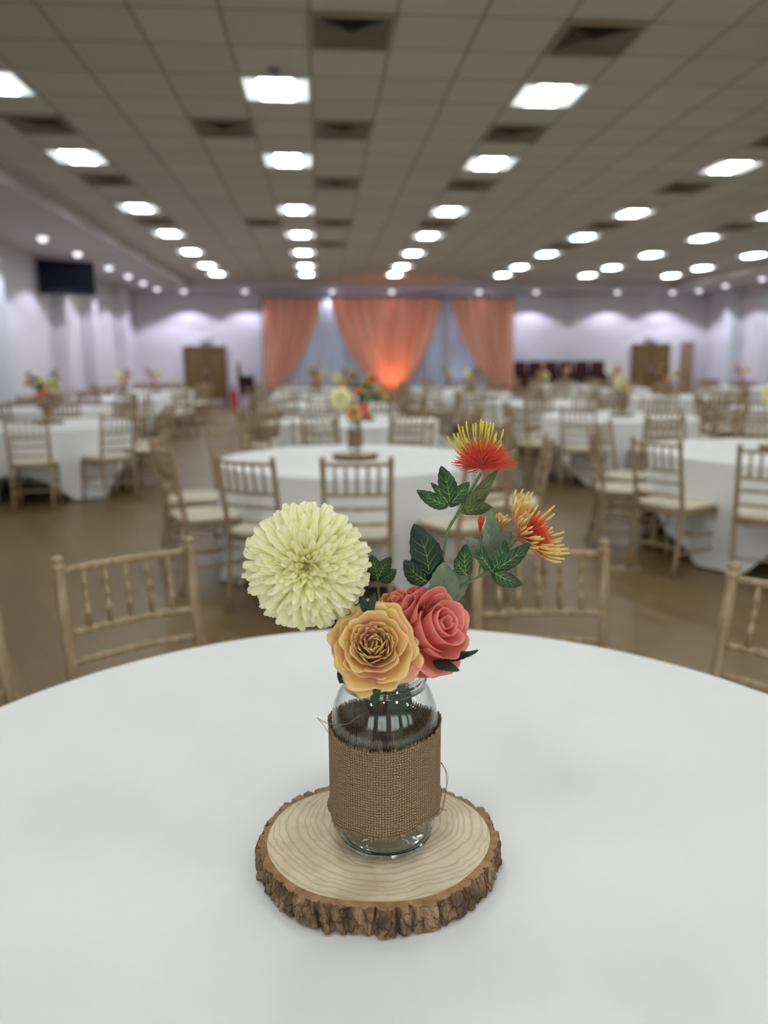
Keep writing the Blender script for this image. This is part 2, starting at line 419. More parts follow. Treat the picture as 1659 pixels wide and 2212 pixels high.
# ------------------------------------------------------------------ ceiling fittings
LX = [-2.733, -.333, 2.067, 5.067, 7.467, 9.867]
LY = [7.28, 9.68, 12.68, 15.08, 17.48, 19.88, 21.68]
LYb = [4.88, 2.48, .08, -2.32]
def make_panel():
    r = empty('ceiling_light')
    f = MB()
    for c, d in (((0, .285, .0), (.6, .03, .02)), ((0, -.285, 0), (.6, .03, .02)), ((.285, 0, 0), (.03, .54, .02)), ((-.285, 0, 0), (.03, .54, .02))): f.box(c, d)
    f.build('frame', M['white_paint'], r, False)
    l = MB(); l.box((0, 0, .005), (.54, .54, .006)); lo = l.build('louvre', M['louvre_light'], r, False)
    for s in (-1, 1):
        t = MB(); t.box((s*.075, 0, -.001), (.118, .50, .014)); t.build('lamp_tube', M['tube_light'], r, False)
    return r
pp = None
cn = {-2.733: 'leftmost', -.333: 'second from left', 2.067: 'middle', 5.067: 'right of middle', 7.467: 'second from right', 9.867: 'rightmost'}
rn = ['nearest row in view', 'second row', 'third row', 'fourth row', 'fifth row', 'sixth row', 'farthest row by the bulkhead']
for j, y in enumerate(LYb+LY):
    for x in LX:
        if pp is None: pp = o = make_panel()
        else: o = copy_tree(pp)
        o.location = (x, y, ZC-.012)
        if y in LYb: lb = 'square recessed ceiling light overhead, row %s before the visible rows, %s column' % (['one', 'two', 'three', 'four'][j], cn[x])
        else: lb = 'square recessed ceiling light, %s, %s column' % (rn[j-4], cn[x])
        tag(o, lb, 'ceiling light', 'square ceiling lights')
def make_vent():
    r = empty('ceiling_vent')
    b = MB(); b.box((0, 0, .012), (.56, .56, .004)); b.build('backing', M['black'], r, False)
    f = MB()
    for c, d in (((0, .285, 0), (.6, .03, .016)), ((0, -.285, 0), (.6, .03, .016)), ((.285, 0, 0), (.03, .54, .016)), ((-.285, 0, 0), (.03, .54, .016))): f.box(c, d)
    f.build('frame', M['vent_frame'], r, False)
    for k in range(6):                     # nested square blades of a four-way diffuser
        a = .255-.042*k
        if a < .02: break
        s = MB(); n = len(s.v)
        for q, (ra, z) in enumerate(((a, -.006), (a-.034, .012))):
            for dx, dy in ((-1, -1), (1, -1), (1, 1), (-1, 1)): s.vert((dx*ra, dy*ra, z))
        for q in range(4): s.face(q, (q+1) % 4, 4+(q+1) % 4, 4+q)
        o = s.build('blade', M['vent_slat'], r, False); solid(o, .002)
    return r
VP = [(.267, 6.08, 'nearest, top centre of the photo'), (2.067, 6.08, 'nearest, top right of the photo'),
      (-2.733, 8.48, 'second row, left'), (-.933, 8.48, 'second row, left of centre'), (.267, 8.48, 'second row, centre'), (2.067, 8.48, 'second row, right of centre'), (5.067, 8.48, 'second row, right edge'),
      (-2.733, 10.88, 'third row, left'), (.267, 10.88, 'third row, centre'), (2.067, 10.88, 'third row, right of centre'), (5.067, 10.88, 'third row, right'),
      (-.933, 13.88, 'fourth row, left of centre'), (.267, 13.88, 'fourth row, centre'), (2.067, 13.88, 'fourth row, right of centre'), (5.067, 13.88, 'fourth row, right'), (-2.733, 13.88, 'fourth row, left'),
      (.267, 16.28, 'fifth row, centre'), (5.067, 16.28, 'fifth row, right'), (7.467, 13.88, 'fourth row, far right')]
vp = None
for x, y, d in VP:
    if vp is None: vp = o = make_vent()
    else: o = copy_tree(vp)
    o.location = (x, y, ZC-.014)
    tag(o, 'dark square ceiling air vent, %s' % d, 'ceiling vent', 'square air vents in the tiled ceiling')
# small smoke detector in front of the nearest light
r = MB(); r.lathe([(.05, 0), (.05, -.02), (.035, -.045), (.0, -.05)], 20)
tag(r.build('smoke_detector', M['grey_plastic'], loc=(-.333, 6.86, ZC)), 'small grey smoke detector on ceiling tile beside the nearest left light', 'smoke detector')
# downlights with a spot inside each
def make_down():
    r = empty('downlight')
    t = MB(); t.lathe([(.075, .0), (.1, 0), (.1, -.012), (.075, -.008), (.075, 0)], 24, closed=False); t.build('trim_ring', M['white_paint'], r)
    l = MB(); l.lathe([(.078, -.004), (.08, -.03), (.07, -.06), (.045, -.08), (0, -.088)], 24); l.build('lens', M['downlight_lens'], r)
    ld = bpy.data.lights.new('spot_lamp', 'SPOT'); ld.energy = DOWN; ld.color = (.80, .80, 1.0); ld.spot_size = R(124); ld.spot_blend = .2; ld.shadow_soft_size = .06
    lo = bpy.data.objects.new('spot_lamp', ld); col.objects.link(lo); lo.parent = r; lo.location = (0, 0, -.16)
    return r
DOWN = 88
DL = [(-4.77, 14.4, 'left side, nearest'), (-4.77, 16.35, 'left side, second, near the screen'), (-4.77, 18.65, 'left side, third'), (-4.77, 20.45, 'left side, fourth'), (-4.77, 22.1, 'left side, fifth'), (-4.77, 23.9, 'left side, farthest')]
for x, d in zip((-4.1, -2.27, .39, 2.24, 4.98, 6.8, 9.43, 11.24), ('at the left corner', 'left of the coral curtain', 'over the left coral curtain', 'over the middle coral curtain', 'over the right coral curtain', 'just right of the curtain', 'left of the right door', 'right of the right door')):
    DL.append((x, 24.52, 'back row, '+d))
DL += [(11.8, 23.9, 'right side, farthest'), (11.8, 22.3, 'right side, second from the back'), (11.8, 20.4, 'right side, third from the back'), (11.8, 18.4, 'right side, fourth from the back')]
dp = None
for x, y, d in DL:
    if dp is None: dp = o = make_down()
    else: o = copy_tree(dp)
    o.location = (x, y, ZS)
    tag(o, 'round white ceiling downlight, %s' % d, 'downlight', 'round downlights in the lowered ceiling')

# ------------------------------------------------------------------ television
tv = empty('wall_television', (-5.21, 17.0, 3.15), math.atan2(.53, .93))
tag(tv, 'black flat screen television mounted high on the left wall', 'television')
b = MB(); b.box((0, .02, 0), (1.13, .05, .69)); bevel(b.build('casing', M['black'], tv, False), .012)
b = MB(); b.box((0, -.008, .005), (1.09, .008, .64)); b.build('screen', M['screen'], tv, False)
b = MB(); b.tube([(0, .04, 0), (-.05, .3, 0), (-.15, .62, 0)], .025, 8); b.box((0, .06, 0), (.3, .03, .3)); b.build('wall_bracket', M['dark_metal'], tv, False)

# ------------------------------------------------------------------ curtain backdrop
YC = 24.15; ZT = 3.33
def drape_side(name, x0, x1, tie, zb, edge, label, ctr=False):
    """voile gathered from a wide top to a narrow tie"""
    mb = MB()
    tx0, tx1 = tie
    def fn(u, v):
        z = ZT-(ZT-zb)*v
        # outline: near vertical at the top and sweeping in towards the tie
        s = v**2.0*(.75)+.25*v
        lx = x0+(tx0-x0)*(s if edge != 'left' else v*.9)
        rx = x1+(tx1-x1)*(s if edge != 'right' else v*.9)
        x = lx+(rx-lx)*u
        amp = .085*(1-.5*v)
        y = YC-amp*math.sin(u*2*PI*(11 if ctr else 7)+1.2*math.sin(u*9+v*2))-.03*math.sin(u*23+v)
        if not ctr: z -= .0
        zz = z-(.25*math.sin(u*PI)*v**3)
        return (x, y, zz), (u, v)
    mb.grid(fn, 150, 40)
    o = mb.build(name, M['coral_voile']); solid(o, .002)
    return tag(o, label, 'curtain', 'coral voile curtains of the backdrop')
drape_side('voile_curtain', -1.68, .07, (-1.75, -1.15), .75, 'left', 'left coral voile curtain swept to the left side of the white backdrop')
drape_side('voile_curtain', .31, 3.76, (1.9, 2.5), .42, '', 'wide middle coral voile curtain gathered to a point, glowing orange below', True)
drape_side('voile_curtain', 4.02, 6.02, (5.45, 6.1), .62, 'right', 'right coral voile curtain swept to the right side of the white backdrop')
mb = MB()
def fn(u, v):
    x = -1.72+7.76*u
    return (x, YC+.16+.045*math.sin(x*2*PI/.17)+.02*math.sin(x*11), ZT-(ZT-.03)*v), (u, v)
mb.grid(fn, 700, 2)
tag(mb.build('backdrop_drape', M['white_drape']), 'white pleated backdrop drape hanging behind the coral curtains', 'drape')
fr = empty('backdrop_frame', (2.15, YC+.24, 0)); tag(fr, 'slim black pipe frame carrying the white and coral drapes', 'backdrop frame')
b = MB(); b.tube([(-3.9, -.16, ZT+.02), (3.9, -.16, ZT+.02)], .02, 8); b.build('crossbar', M['dark_metal'], fr)
for x in (-3.92, 0, 3.92):
    b = MB(); b.tube([(x, 0, 0.01), (x, 0, ZT+.02)], .02, 8); b.box((x, 0, .008), (.35, .3, .016)); b.build('upright', M['dark_metal'], fr, False)
def uplight(x, y, c, e, label, tilt, size):
    r = empty('uplighter', (x, y, 0)); tag(r, label, 'uplighter')
    b = MB(); b.lathe([(.07, .0), (.085, .02), (.085, .12), (.07, .14)], 20); b.build('can', M['black'], r)
    ld = bpy.data.lights.new('uplighter_beam', 'SPOT'); ld.energy = e; ld.color = c; ld.spot_size = R(size); ld.spot_blend = .8; ld.shadow_soft_size = .05
    lo = bpy.data.objects.new('uplighter_beam', ld); col.objects.link(lo); lo.parent = r; lo.location = (0, 0, .17)
    lo.rotation_euler = (R(180)+tilt[0], tilt[1], 0)
uplight(2.2, 23.75, (1, .26, .08), 170, 'orange floor uplighter at the foot of the middle coral curtain', (R(-6), 0), 80)
uplight(4.3, 23.9, (.45, .6, 1), 60, 'cool blue floor uplighter in the right gap of the backdrop', (R(-6), 0), 60)

# ------------------------------------------------------------------ stacked maroon chairs
def make_stack_chair():
    r = empty('stacking_chair')
    b = MB(); b.box((0, 0, .44), (.42, .42, .07)); o = bevel(b.build('seat', M['maroon'], r, False), .02)
    b = MB()
    b.grid(lambda u, v: (((u-.5)*.46, .2+.05*v+.012*math.cos((u-.5)*3), .48+.40*v), (u, v)), 8, 6)
    o = b.build('backrest', M['maroon'], r); solid(o, .035); 
    for sx in (-1, 1):
        for sy in (-1, 1):
            b = MB(); b.tube([(sx*.2, sy*.19, .42), (sx*.22, sy*.21, 0)], .011, 6); b.build('leg', M['black'], r)
    b = MB()
    for sx in (-1, 1): b.tube([(sx*.2, .2, .42), (sx*.2, .25, .88)], .011, 6)
    b.build('back_frame', M['black'], r)
    return r
sc_ = None
SN = ['first', 'second', 'third', 'fourth', 'fifth', 'sixth']
stacks = [(6.42+.52*i, 24.72, 0, 8, 'right of the coral curtain, %s stack from the left' % SN[i], 'stacked maroon chairs right of the curtain, stack %s' % SN[i]) for i in range(6)]
stacks += [(-2.3, 24.45, R(90), 8, 'left of the coral curtain beside the brown door', 'stacked maroon chairs left of the curtain')]
for x, y, rz, n, d, g in stacks:
    for q in range(n):
        if sc_ is None: sc_ = o = make_stack_chair()
        else: o = copy_tree(sc_)
        o.location = (x, y-(.012*q if rz == 0 else 0), .075*q); o.rotation_euler = (0, 0, rz)
        tag(o, 'dark maroon padded chair, %s' % d, 'chair', g)
# fire extinguisher on the floor by the left door
r = empty('fire_extinguisher', (-2.68, 24.1, 0)); tag(r, 'red fire extinguisher standing between the left door and dark stacked chairs', 'fire extinguisher')
b = MB(); b.lathe([(.0, 0), (.1, 0), (.105, .02), (.105, .5), (.09, .57), (.035, .62), (.03, .65), (0, .65)], 24); b.build('cylinder', M['red_enamel'], r)
b = MB(); b.lathe([(.028, .65), (.035, .68), (.0, .70)], 12); b.box((.04, 0, .72), (.16, .03, .02)); b.build('valve_handle', M['black'], r, False)
b = MB(); b.tube([(-.03, 0, .67), (-.14, -.02, .6), (-.13, -.03, .3)], .012, 8); b.build('hose', M['black'], r)

# ------------------------------------------------------------------ chiavari chairs
def make_chair(full=True):
    r = empty('chiavari_chair')
    wood = M['chairwood']
    def ringpost(p0, p1, r0, rings, seg=10):
        p0, p1 = Vector(p0), Vector(p1); pts = []; rad = []
        ts = sorted(set([0, 1]+[t+d for t in rings for d in (-.02, -.012, -.004, .004, .012, .02)]))
        for t in ts:
            if t < 0 or t > 1: continue
            k = 1.0
            for q in rings:
                if abs(t-q) < .013: k = 1.22 if abs(t-q) > .006 else .86
            pts.append(p0.lerp(p1, t)); rad.append(r0*k)
        return pts, rad
    # back posts run from the floor to the finial in one gentle curve
    def back_xyz(z):
        if z < .45: y = -.185-.055*((.45-z)/.45)**1.6
        else: y = -.185-.075*((z-.45)/.45)
        return y
    for s in (-1, 1):
        b = MB(); pts = []; rad = []
        zs = [0, .1, .2, .3, .40, .46, .52, .58, .60, .606, .612, .618, .624, .70, .76, .77, .776, .782, .788, .84, .87]
        for z in zs:
            x = s*(.178+.006*(z/.9)); k = .0155
            if z in (.606, .618, .77, .782): k = .0185
            if z in (.612, .776): k = .014
            pts.append((x, back_xyz(z), z)); rad.append(k if z > .3 else .0125+.003*z/.3)
        xt = s*.184
        for dz, k in ((.886, .0165), (.890, .0195), (.897, .0195), (.901, .0125), (.906, .013), (.912, .0175), (.919, .017), (.925, .010), (.927, .002)):
            pts.append((xt, back_xyz(dz), dz)); rad.append(k)
        b.tube(pts, rad, 12 if full else 6)
        b.build('back_post', wood, r)
    for s in (-1, 1):
        b = MB(); p, q = ringpost((s*.185, .185, .425), (s*.19, .205, 0), .015, (.12, .2, .8)); q[-1] *= .75
        b.tube(p, q, 10 if full else 6); b.build('front_leg', wood, r)
    def rail(z, nm='back_rail'):
        b = MB(); y = back_xyz(z); n = 13; pts = []; rad = []
        for i in range(n):
            t = i/(n-1); x = -.178+.356*t
            pts.append((x, y-.022*math.sin(PI*t), z)); rad.append(.0105+(.0022 if i in (3, 6, 9) else 0))
        b.tube(pts, rad, 8 if full else 5); b.build(nm, wood, r)
    for z in (.884, .715, .635, .545): rail(z, 'top_rail' if z > .8 else 'back_rail')
    for i in range(5):
        t = (i+1)/6; x = -.178+.356*t
        y1 = back_xyz(.884)-.022*math.sin(PI*t); y0 = back_xyz(.715)-.022*math.sin(PI*t)
        b = MB(); p, q = ringpost((x, y0, .72), (x, y1, .88), .0082, (.25, .5, .75), 8)
        b.tube(p, q, 8 if full else 5); b.build('spindle', wood, r)
    b = MB()
    b.tube([(-.19, .19, .43), (.19, .19, .43)], .016, 8); b.tube([(-.18, -.185, .43), (.18, -.185, .43)], .016, 8)
    b.tube([(-.18, -.185, .43), (-.19, .19, .43)], .016, 8); b.tube([(.18, -.185, .43), (.19, .19, .43)], .016, 8)
    b.box((0, 0, .43), (.37, .37, .02))
    b.build('seat_frame', wood, r)
    b = MB()
    def cf(u, v):
        a = 2*PI*u; ca, sa = math.cos(a), math.sin(a)
        rr_ = .215/(abs(ca)**5+abs(sa)**5)**.2
        if v < .5: k = 1-.10*(1-v*2)**2; z = .446+.022*math.sin(v*PI)
        else: k = 1-((v-.5)*2)**1.6; z = .468+.022*(1-(1-(v-.5)*2)**3)
        return (rr_*k*ca, rr_*k*sa*.98, z), (u, v)
    b.grid(cf, 32, 12, True); b.build('seat_cushion', M['cushion'], r)
    b = MB()
    for z, dz in ((.16, 0), (.26, .02)):
        b.tube([(-.187, .195, z), (-.178, back_xyz(z), z+dz)], .009, 6); b.tube([(.187, .195, z), (.178, back_xyz(z), z+dz)], .009, 6)
    b.tube([(-.187, .195, .22), (.187, .195, .22)], .009, 6); b.tube([(-.18, back_xyz(.2), .2), (.18, back_xyz(.2), .2)], .009, 6)
    b.build('stretcher', wood, r)
    return r
chair_full = None
def place_chair(x, y, rz, label, group):
    global chair_full
    if chair_full is None: chair_full = o = make_chair()
    else: o = copy_tree(chair_full)
    o.location = (x, y, 0); o.rotation_euler = (0, 0, rz)
    tag(o, label, 'chair', group)

# ------------------------------------------------------------------ tables and cloths
RT = .915
def make_table():
    r = empty('round_table')
    b = MB(); b.lathe([(0, .722), (RT-.012, .722), (RT-.004, .73), (RT-.004, .744), (RT-.012, .75), (0, .75)], 64)
    b.build('tabletop', M['door_wood'], r)
    for a in (45, 135, 225, 315):
        x, y = .52*math.cos(R(a)), .52*math.sin(R(a))
        b = MB(); b.tube([(x*.9, y*.9, .722), (x, y, 0)], .016, 8); b.build('leg', M['dark_metal'], r)
    return r
def cloth_mesh(seed, hi=False, rot=0.0):
    mb = MB(); nu = 288 if hi else 168
    rnd = random.Random(seed); ph = rnd.random()*6; ph2 = rnd.random()*6
    rows = [i/(46 if hi else 5)*(RT-.01) for i in range(1, (47 if hi else 6))]
    c = mb.vert((0, 0, .7535), (.5, .5)); prev = None
    def ring(fn):
        b0 = len(mb.v)
        for i in range(nu):
            mb.vert(fn(2*PI*i/nu))
        return b0
    def zt(x, y):
        if not hi: return 0
        n1 = noise.noise(Vector((x*3.1+5, y*3.1, 0))); 
        cr = abs(noise.noise(Vector((x*2.3, y*1.7+9, 1.3)))); cr2 = abs(noise.noise(Vector((x*1.6+4, y*3.3, 7.3))))
        return .0012*n1+.0016*max(0, 1-cr*18)+.0014*max(0, 1-cr2*20)
    rings = []
    for rr_ in rows:
        rings.append(ring(lambda a: (rr_*math.cos(a), rr_*math.sin(a), .7535+zt(rr_*math.cos(a), rr_*math.sin(a)))))
    for dr, dz in ((-.001, .7528), (.006, .750), (.010, .744), (.011, .73)):
        rings.append(ring(lambda a: ((RT+dr)*math.cos(a), (RT+dr)*math.sin(a), dz)))
    NV = 12
    for j in range(1, NV+1):
        t = j/NV
        def f(a):
            sq = 1/max(abs(math.cos(a+rot)), abs(math.sin(a+rot)))          # square cloth: corners hang lower
            L = min(.715, 1.36*sq-RT-.012)
            fold = math.sin(a*14+ph+1.3*math.sin(a*3+ph2))*.6+math.sin(a*23+ph2)*.4
            fl = (.012+.045*t)*fold*(t**.7)
            r_ = RT+.006+.012*t+fl*.7+.05*t*(sq-1)*2
            return (r_*math.cos(a), r_*math.sin(a), max(.008+.004*fold, .73-L*t))
        rings.append(ring(f))
    for i in range(nu): mb.face(c, rings[0]+i, rings[0]+(i+1) % nu)
    for a0, b0 in zip(rings, rings[1:]):
        for i in range(nu): mb.face(a0+i, b0+i, b0+(i+1) % nu, a0+(i+1) % nu)
    return mb
TABLES = [  # x, y, description, chair phase, first/number
 (.1, .97, 'the foreground table', None),
 (.2, 5.43, 'the table right behind the foreground one', 0),
 (3.42, 5.5, 'the large right-edge table', 31),
 (-3.1, 8.95, 'the near left-edge table', -12),
 (.43, 8.95, 'the central second-row table', 18),
 (3.64, 9.2, 'the right second-row table', 4),
 (6.75, 10.4, 'the right-edge second-row table', 20),
 (-4.1, 11.9, 'the third-row table by the left wall', 8),
 (.3, 12.5, 'the third-row table in the centre', 0),
 (3.57, 12.5, 'the third-row table right of centre', 15),
 (-3.85, 15.4, 'the fourth-row table by the left wall', 10),
 (3.1, 16.0, 'the fourth-row table right of centre', 5),
 (6.55, 14.2, 'the table before the right brown door', 25),
 (-.1, 16.0, 'the fourth-row table in the centre', 12),
 (-4.0, 18.9, 'the fifth-row table by the left wall', 14),
 (10.0, 13.6, 'the far right table by the timber dado', 3),
 (3.2, 19.6, 'the fifth-row table before the coral backdrop', 22),
 (7.0, 18.3, 'the fifth-row table before the maroon stacks', 9),
 (10.2, 18.2, 'the farthest table on the right', 30),
 (6.9, 21.6, 'the last table before the maroon stacks', 17),
 (-.2, 19.6, 'the farthest table in the centre', 2),
]
PN = ['nearest side', 'near left corner', 'nearer left side', 'farther left side', 'far left corner', 'farthest side', 'far right corner', 'farther right side', 'nearer right side', 'near right corner']
tbl = None; lowcloth = None
def ring_chair(tx, ty, ang, rad, tw=0.0):
    """ang: degrees clockwise seen from above, 0 = side nearest the camera"""
    a = R(ang); dx, dy = -math.sin(a), -math.cos(a)
    x, y = tx+dx*rad, ty+dy*rad
    return x, y, math.atan2(-dy, -dx)-PI/2+R(tw)
rnd = random.Random(4)
for i, (tx, ty, d, ph) in enumerate(TABLES):
    if tbl is None: tbl = o = make_table()
    else: o = copy_tree(tbl)
    o.location = (tx, ty, 0)
    tag(o, 'folding round table under the white cloth, %s' % d, 'table', 'round banquet tables')
    if i == 0 or i in (1, 2, 3):
        c = cloth_mesh(i+3, i == 0, [0, .3, .1, .05][i]).build('tablecloth', M['cloth'])
    elif lowcloth is None: lowcloth = c = cloth_mesh(31, False, .2).build('tablecloth', M['cloth'])
    else: c = lowcloth.copy(); col.objects.link(c)
    c.location = (tx, ty, 0)
    if i > 3: c.rotation_euler = (0, 0, rnd.random()*1.5)
    tag(c, 'white tablecloth draped over %s' % d, 'tablecloth', 'white round tablecloths')
    if ph is None: continue
    angs = [ph+36*k for k in range(10)]
    if i == 1: angs = [0, 27, 63, 98, 134, 168, 205, 242, 283, 326]
    if i == 2: angs = [33, 64, 97, 132, 168, 204, 240, 276, 318, 358]
    for k, an in enumerate(angs):
        x, y, rz = ring_chair(tx, ty, an, (1.09 if i in (1, 2) else 1.14)+rnd.uniform(-.02, .04), rnd.uniform(-5, 5))
        if not (-5.5 < x < 12.5): continue
        kk = int(round((an % 360)/36)) % 10 if i != 2 else (k+1) % 10
        if i == 1: kk = k
        place_chair(x, y, rz, 'limewashed chair, %s of %s' % (PN[kk], d), 'chairs around %s' % d)
# foreground table chairs, placed from the photograph
for x, y, rz, lb in ((-.415, 1.914, R(-151.4-180+3.5+180), 'limewashed spindle-back chair across the foreground table, left of the cream pompon'),
                     (.603, 1.83, R(177), 'limewashed spindle-back chair across the foreground table, behind the red pincushion flowers'),
                     (.912, 1.51, R(122), 'limewashed spindle-back chair at the right edge of the foreground table'),
                     (-.70, 1.57, R(-123), 'limewashed spindle-back chair at the left edge of the photo by the foreground table')):
    place_chair(x, y, rz, lb, 'chairs around the foreground table')

# ------------------------------------------------------------------ centrepiece: slice, jar, flowers
JX, JY, JZ = .075, .940, .795
def make_slice():
    r = empty('wood_slice')
    rnd = random.Random(12)
    cuts = [0.0]
    while cuts[-1] < 2*PI-.12: cuts.append(cuts[-1]+rnd.uniform(.10, .27))
    cuts[-1] = 2*PI
    amps = [rnd.uniform(.6, 1.25) for _ in cuts]
    def base(a):
        ca, sa = math.cos(a), math.sin(a)
        rr_ = 1/math.sqrt((ca/.152)**2+(sa/.132)**2)
        return rr_*(1+.018*noise.noise(Vector((ca*1.6, sa*1.6, 3)))+.006*math.sin(a*5+1))
    def plate(a, z):
        a = (a+.05*noise.noise(Vector((math.cos(a)*4, math.sin(a)*4, z*22)))) % (2*PI)
        for i in range(len(cuts)-1):
            if cuts[i] <= a <= cuts[i+1]:
                t = (a-cuts[i])/(cuts[i+1]-cuts[i]); wd = (cuts[i+1]-cuts[i])*.15
                e = min(t, 1-t)*wd/.0045
                return amps[i]*min(1, e)**.5
        return 0
    H = .038
    n = 720
    f = MB(); c = f.vert((0, 0, H))
    prev = None
    for j in range(1, 13):
        k = j/12; b = len(f.v)
        for i in range(180):
            a = 2*PI*i/180; rr_ = base(a)*k; f.vert((rr_*math.cos(a), rr_*math.sin(a), H+(-.0012 if j == 12 else 0)))
        if prev is None:
            for i in range(180): f.face(c, b+i, b+(i+1) % 180)
        else:
            for i in range(180): f.face(prev+i, b+i, b+(i+1) % 180, prev+(i+1) % 180)
        prev = b
    f.build('cut_face', M['rings'], r)
    g = MB(); nz = 16
    ringz = []
    for j in range(nz+3):
        b = len(g.v); ringz.append(b)
        for i in range(n):
            a = 2*PI*i/n; ca, sa = math.cos(a), math.sin(a)
            if j == 0: rr_ = base(a)-.001; z = H-.0012
            elif j == 1: rr_ = base(a)+.0035+.001*noise.noise(Vector((ca*30, sa*30, 0))); z = H-.0016+.0008*noise.noise(Vector((ca*40, sa*40, 1)))
            elif j < nz+2:
                t = (j-2)/(nz-1); z = (H-.003)*(1-t); p = plate(a, z)
                rr_ = base(a)+.0035+.0115*p*(.75+.25*math.sin(min(1, t*3)*PI/2))+.0035*noise.noise(Vector((ca*16, sa*16, z*70)))+.002*noise.noise(Vector((ca*45, sa*45, z*160)))
                if j == 2: z = H-.0022-.003*(1-p)+.001*noise.noise(Vector((ca*30, sa*30, 5)))
            else: rr_ = base(a)*.9; z = 0
            g.vert((rr_*ca, rr_*sa, max(0, z)))
    for j in range(nz+2):
        g.cur = 1 if j < 2 else 0
        for i in range(n):
            a0, b0 = ringz[j], ringz[j+1]
            g.face(a0+i, b0+i, b0+(i+1) % n, a0+(i+1) % n)
    o = g.build('bark', [M['bark'], M['inner_bark']], r)
    k = MB()                                              # knot and drying crack at the back right
    k.tube([(.070, .052, H+.0002), (.083, .049, H+.0004), (.092, .052, H+.0004), (.102, .047, H+.0002)], [.0004, .0013, .0012, .0003], 6)
    k.build('crack', M['bark'], r)
    return r
def make_jar():
    r = empty('glass_jar')
    body = [(.054, .004), (.0635, .012), (.0685, .030), (.0705, .055), (.0715, .10), (.0715, .155), (.0705, .175), (.0665, .195), (.0605, .21), (.0548, .219)]
    b = MB(); b.lathe([(x, z) for x, z in body], 72)
    b.f = [q for q in b.f if len(q) == 4]; b.mi = [0]*len(b.f)
    b.build('glass_body', M['jarglass'], r)
    inn = MB(); inn.lathe([(x-.0028, z+.001) for x, z in body[1:]], 72)
    inn.f = [q for q in inn.f if len(q) == 4]; inn.mi = [0]*len(inn.f)
    inn.build('inner_wall', M['jarglass'], r)
    nk = [(.0545, .2195), (.0525, .223), (.0525, .226), (.0555, .2275), (.0555, .2295), (.0525, .231), (.0525, .2335), (.0555, .235), (.0555, .237), (.0525, .2385), (.0535, .2415), (.0530, .2445), (.0505, .2450), (.0490, .243), (.0490, .224), (.0510, .219)]
    b = MB(); b.lathe(nk, 72, closed=True); b.build('threaded_neck', M['thickglass'], r)
    bs = [(0, .0015), (.050, .0), (.0585, .0035), (.0635, .0105), (.0610, .0125), (.053, .0095), (.03, .0075), (0, .0085)]
    b = MB(); b.lathe(bs, 72); b.build('thick_base', M['thickglass'], r)
    # burlap band, a little slack around the glass
    rnd = random.Random(5)
    def top(a): return .163+.0045*math.sin(a-.3)*0+.003*math.cos(a*2+1)+(.024*math.exp(-((a-1.62)/.09)**2) if True else 0)
    def bot(a): return .050+.007*math.cos(a-.2)+.0015*math.sin(a*5)
    b = MB()
    def fb(u, v):
        a = 2*PI*u; rad = .0742+.0012*math.sin(a*3+.5)+.0008*math.sin(a*7)+.0016*(max(0, .15-v)/.15)**2*(1+math.sin(a*9))+.0012*max(0, v-.9)*10*abs(math.sin(a*4))
        z = bot(a)+(top(a)-bot(a))*v
        return (rad*math.cos(a), rad*math.sin(a), z), (u, v)
    b.grid(fb, 200, 26, False)
    bw = b.build('burlap_wrap', M['burlap'], r); solid(bw, .0011)
    t = MB()                                              # cut ends of the threads along both hems
    for i in range(230):
        a = 2*PI*(i+rnd.uniform(-.3, .3))/230
        for zz, sg, L in ((bot(a), -1, rnd.uniform(.002, .006)), (top(a), 1, rnd.uniform(.002, .006))):
            ra = .0744+.0012*math.sin(a*3+.5)+.0008*math.sin(a*7)+(.003 if sg < 0 else 0)*(1+math.sin(a*9))*.5
            da = rnd.uniform(-.012, .012)
            t.tube([(ra*math.cos(a), ra*math.sin(a), zz-sg*.001), ((ra+.0008)*math.cos(a+da), (ra+.0008)*math.sin(a+da), zz+sg*L)], [.0009, .0005], 4, False)
    o = t.build('frayed_edge', M['jute'], bw); o['kind'] = 'stuff'
    def strand(pts, rad=.0004):
        s = MB()
        p = [Vector(q) for q in pts]; out = []
        for i in range(len(p)-1):
            p0 = p[max(0, i-1)]; p1 = p[i]; p2 = p[i+1]; p3 = p[min(len(p)-1, i+2)]
            for k in range(5):
                q = k/5
                out.append(.5*((2*p1)+(-p0+p2)*q+(2*p0-5*p1+4*p2-p3)*q*q+(-p0+3*p1-3*p2+p3)*q**3))
        out.append(p[-1]); s.tube(out, rad, 5); s.build('loose_thread', M['jute'], bw)
    strand([(-.074, -.012, .158), (-.082, -.04, .187), (-.088, -.045, .197), (-.075, -.058, .1955), (-.052, -.060, .1945), (-.04, -.0585, .202), (-.026, -.057, .208)])
    strand([(-.05, -.058, .16), (-.03, -.07, .155), (-.008, -.0755, .148), (.004, -.0765, .146)], .0005)
    strand([(-.058, -.05, .166), (-.05, -.057, .157), (-.03, -.0715, .152), (-.02, -.0735, .146)], .0004)
    strand([(.071, -.026, .118), (.078, -.024, .105), (.080, -.022, .082), (.076, -.026, .055), (.070, -.030, .045)], .0005)
    strand([(.073, -.02, .115), (.082, -.02, .095), (.079, -.02, .07), (.074, -.024, .05)], .0004)
    strand([(.070, -.03, .155), (.067, -.036, .12), (.068, -.034, .085), (.066, -.036, .05)], .0006)
    strand([(-.072, -.018, .04), (-.075, -.02, .022), (-.066, -.03, .012), (-.058, -.038, .008)], .0003)
    strand([(-.06, -.04, .035), (-.063, -.042, .015), (-.045, -.062, .004), (-.02, -.07, .0015)], .0003)
    return r

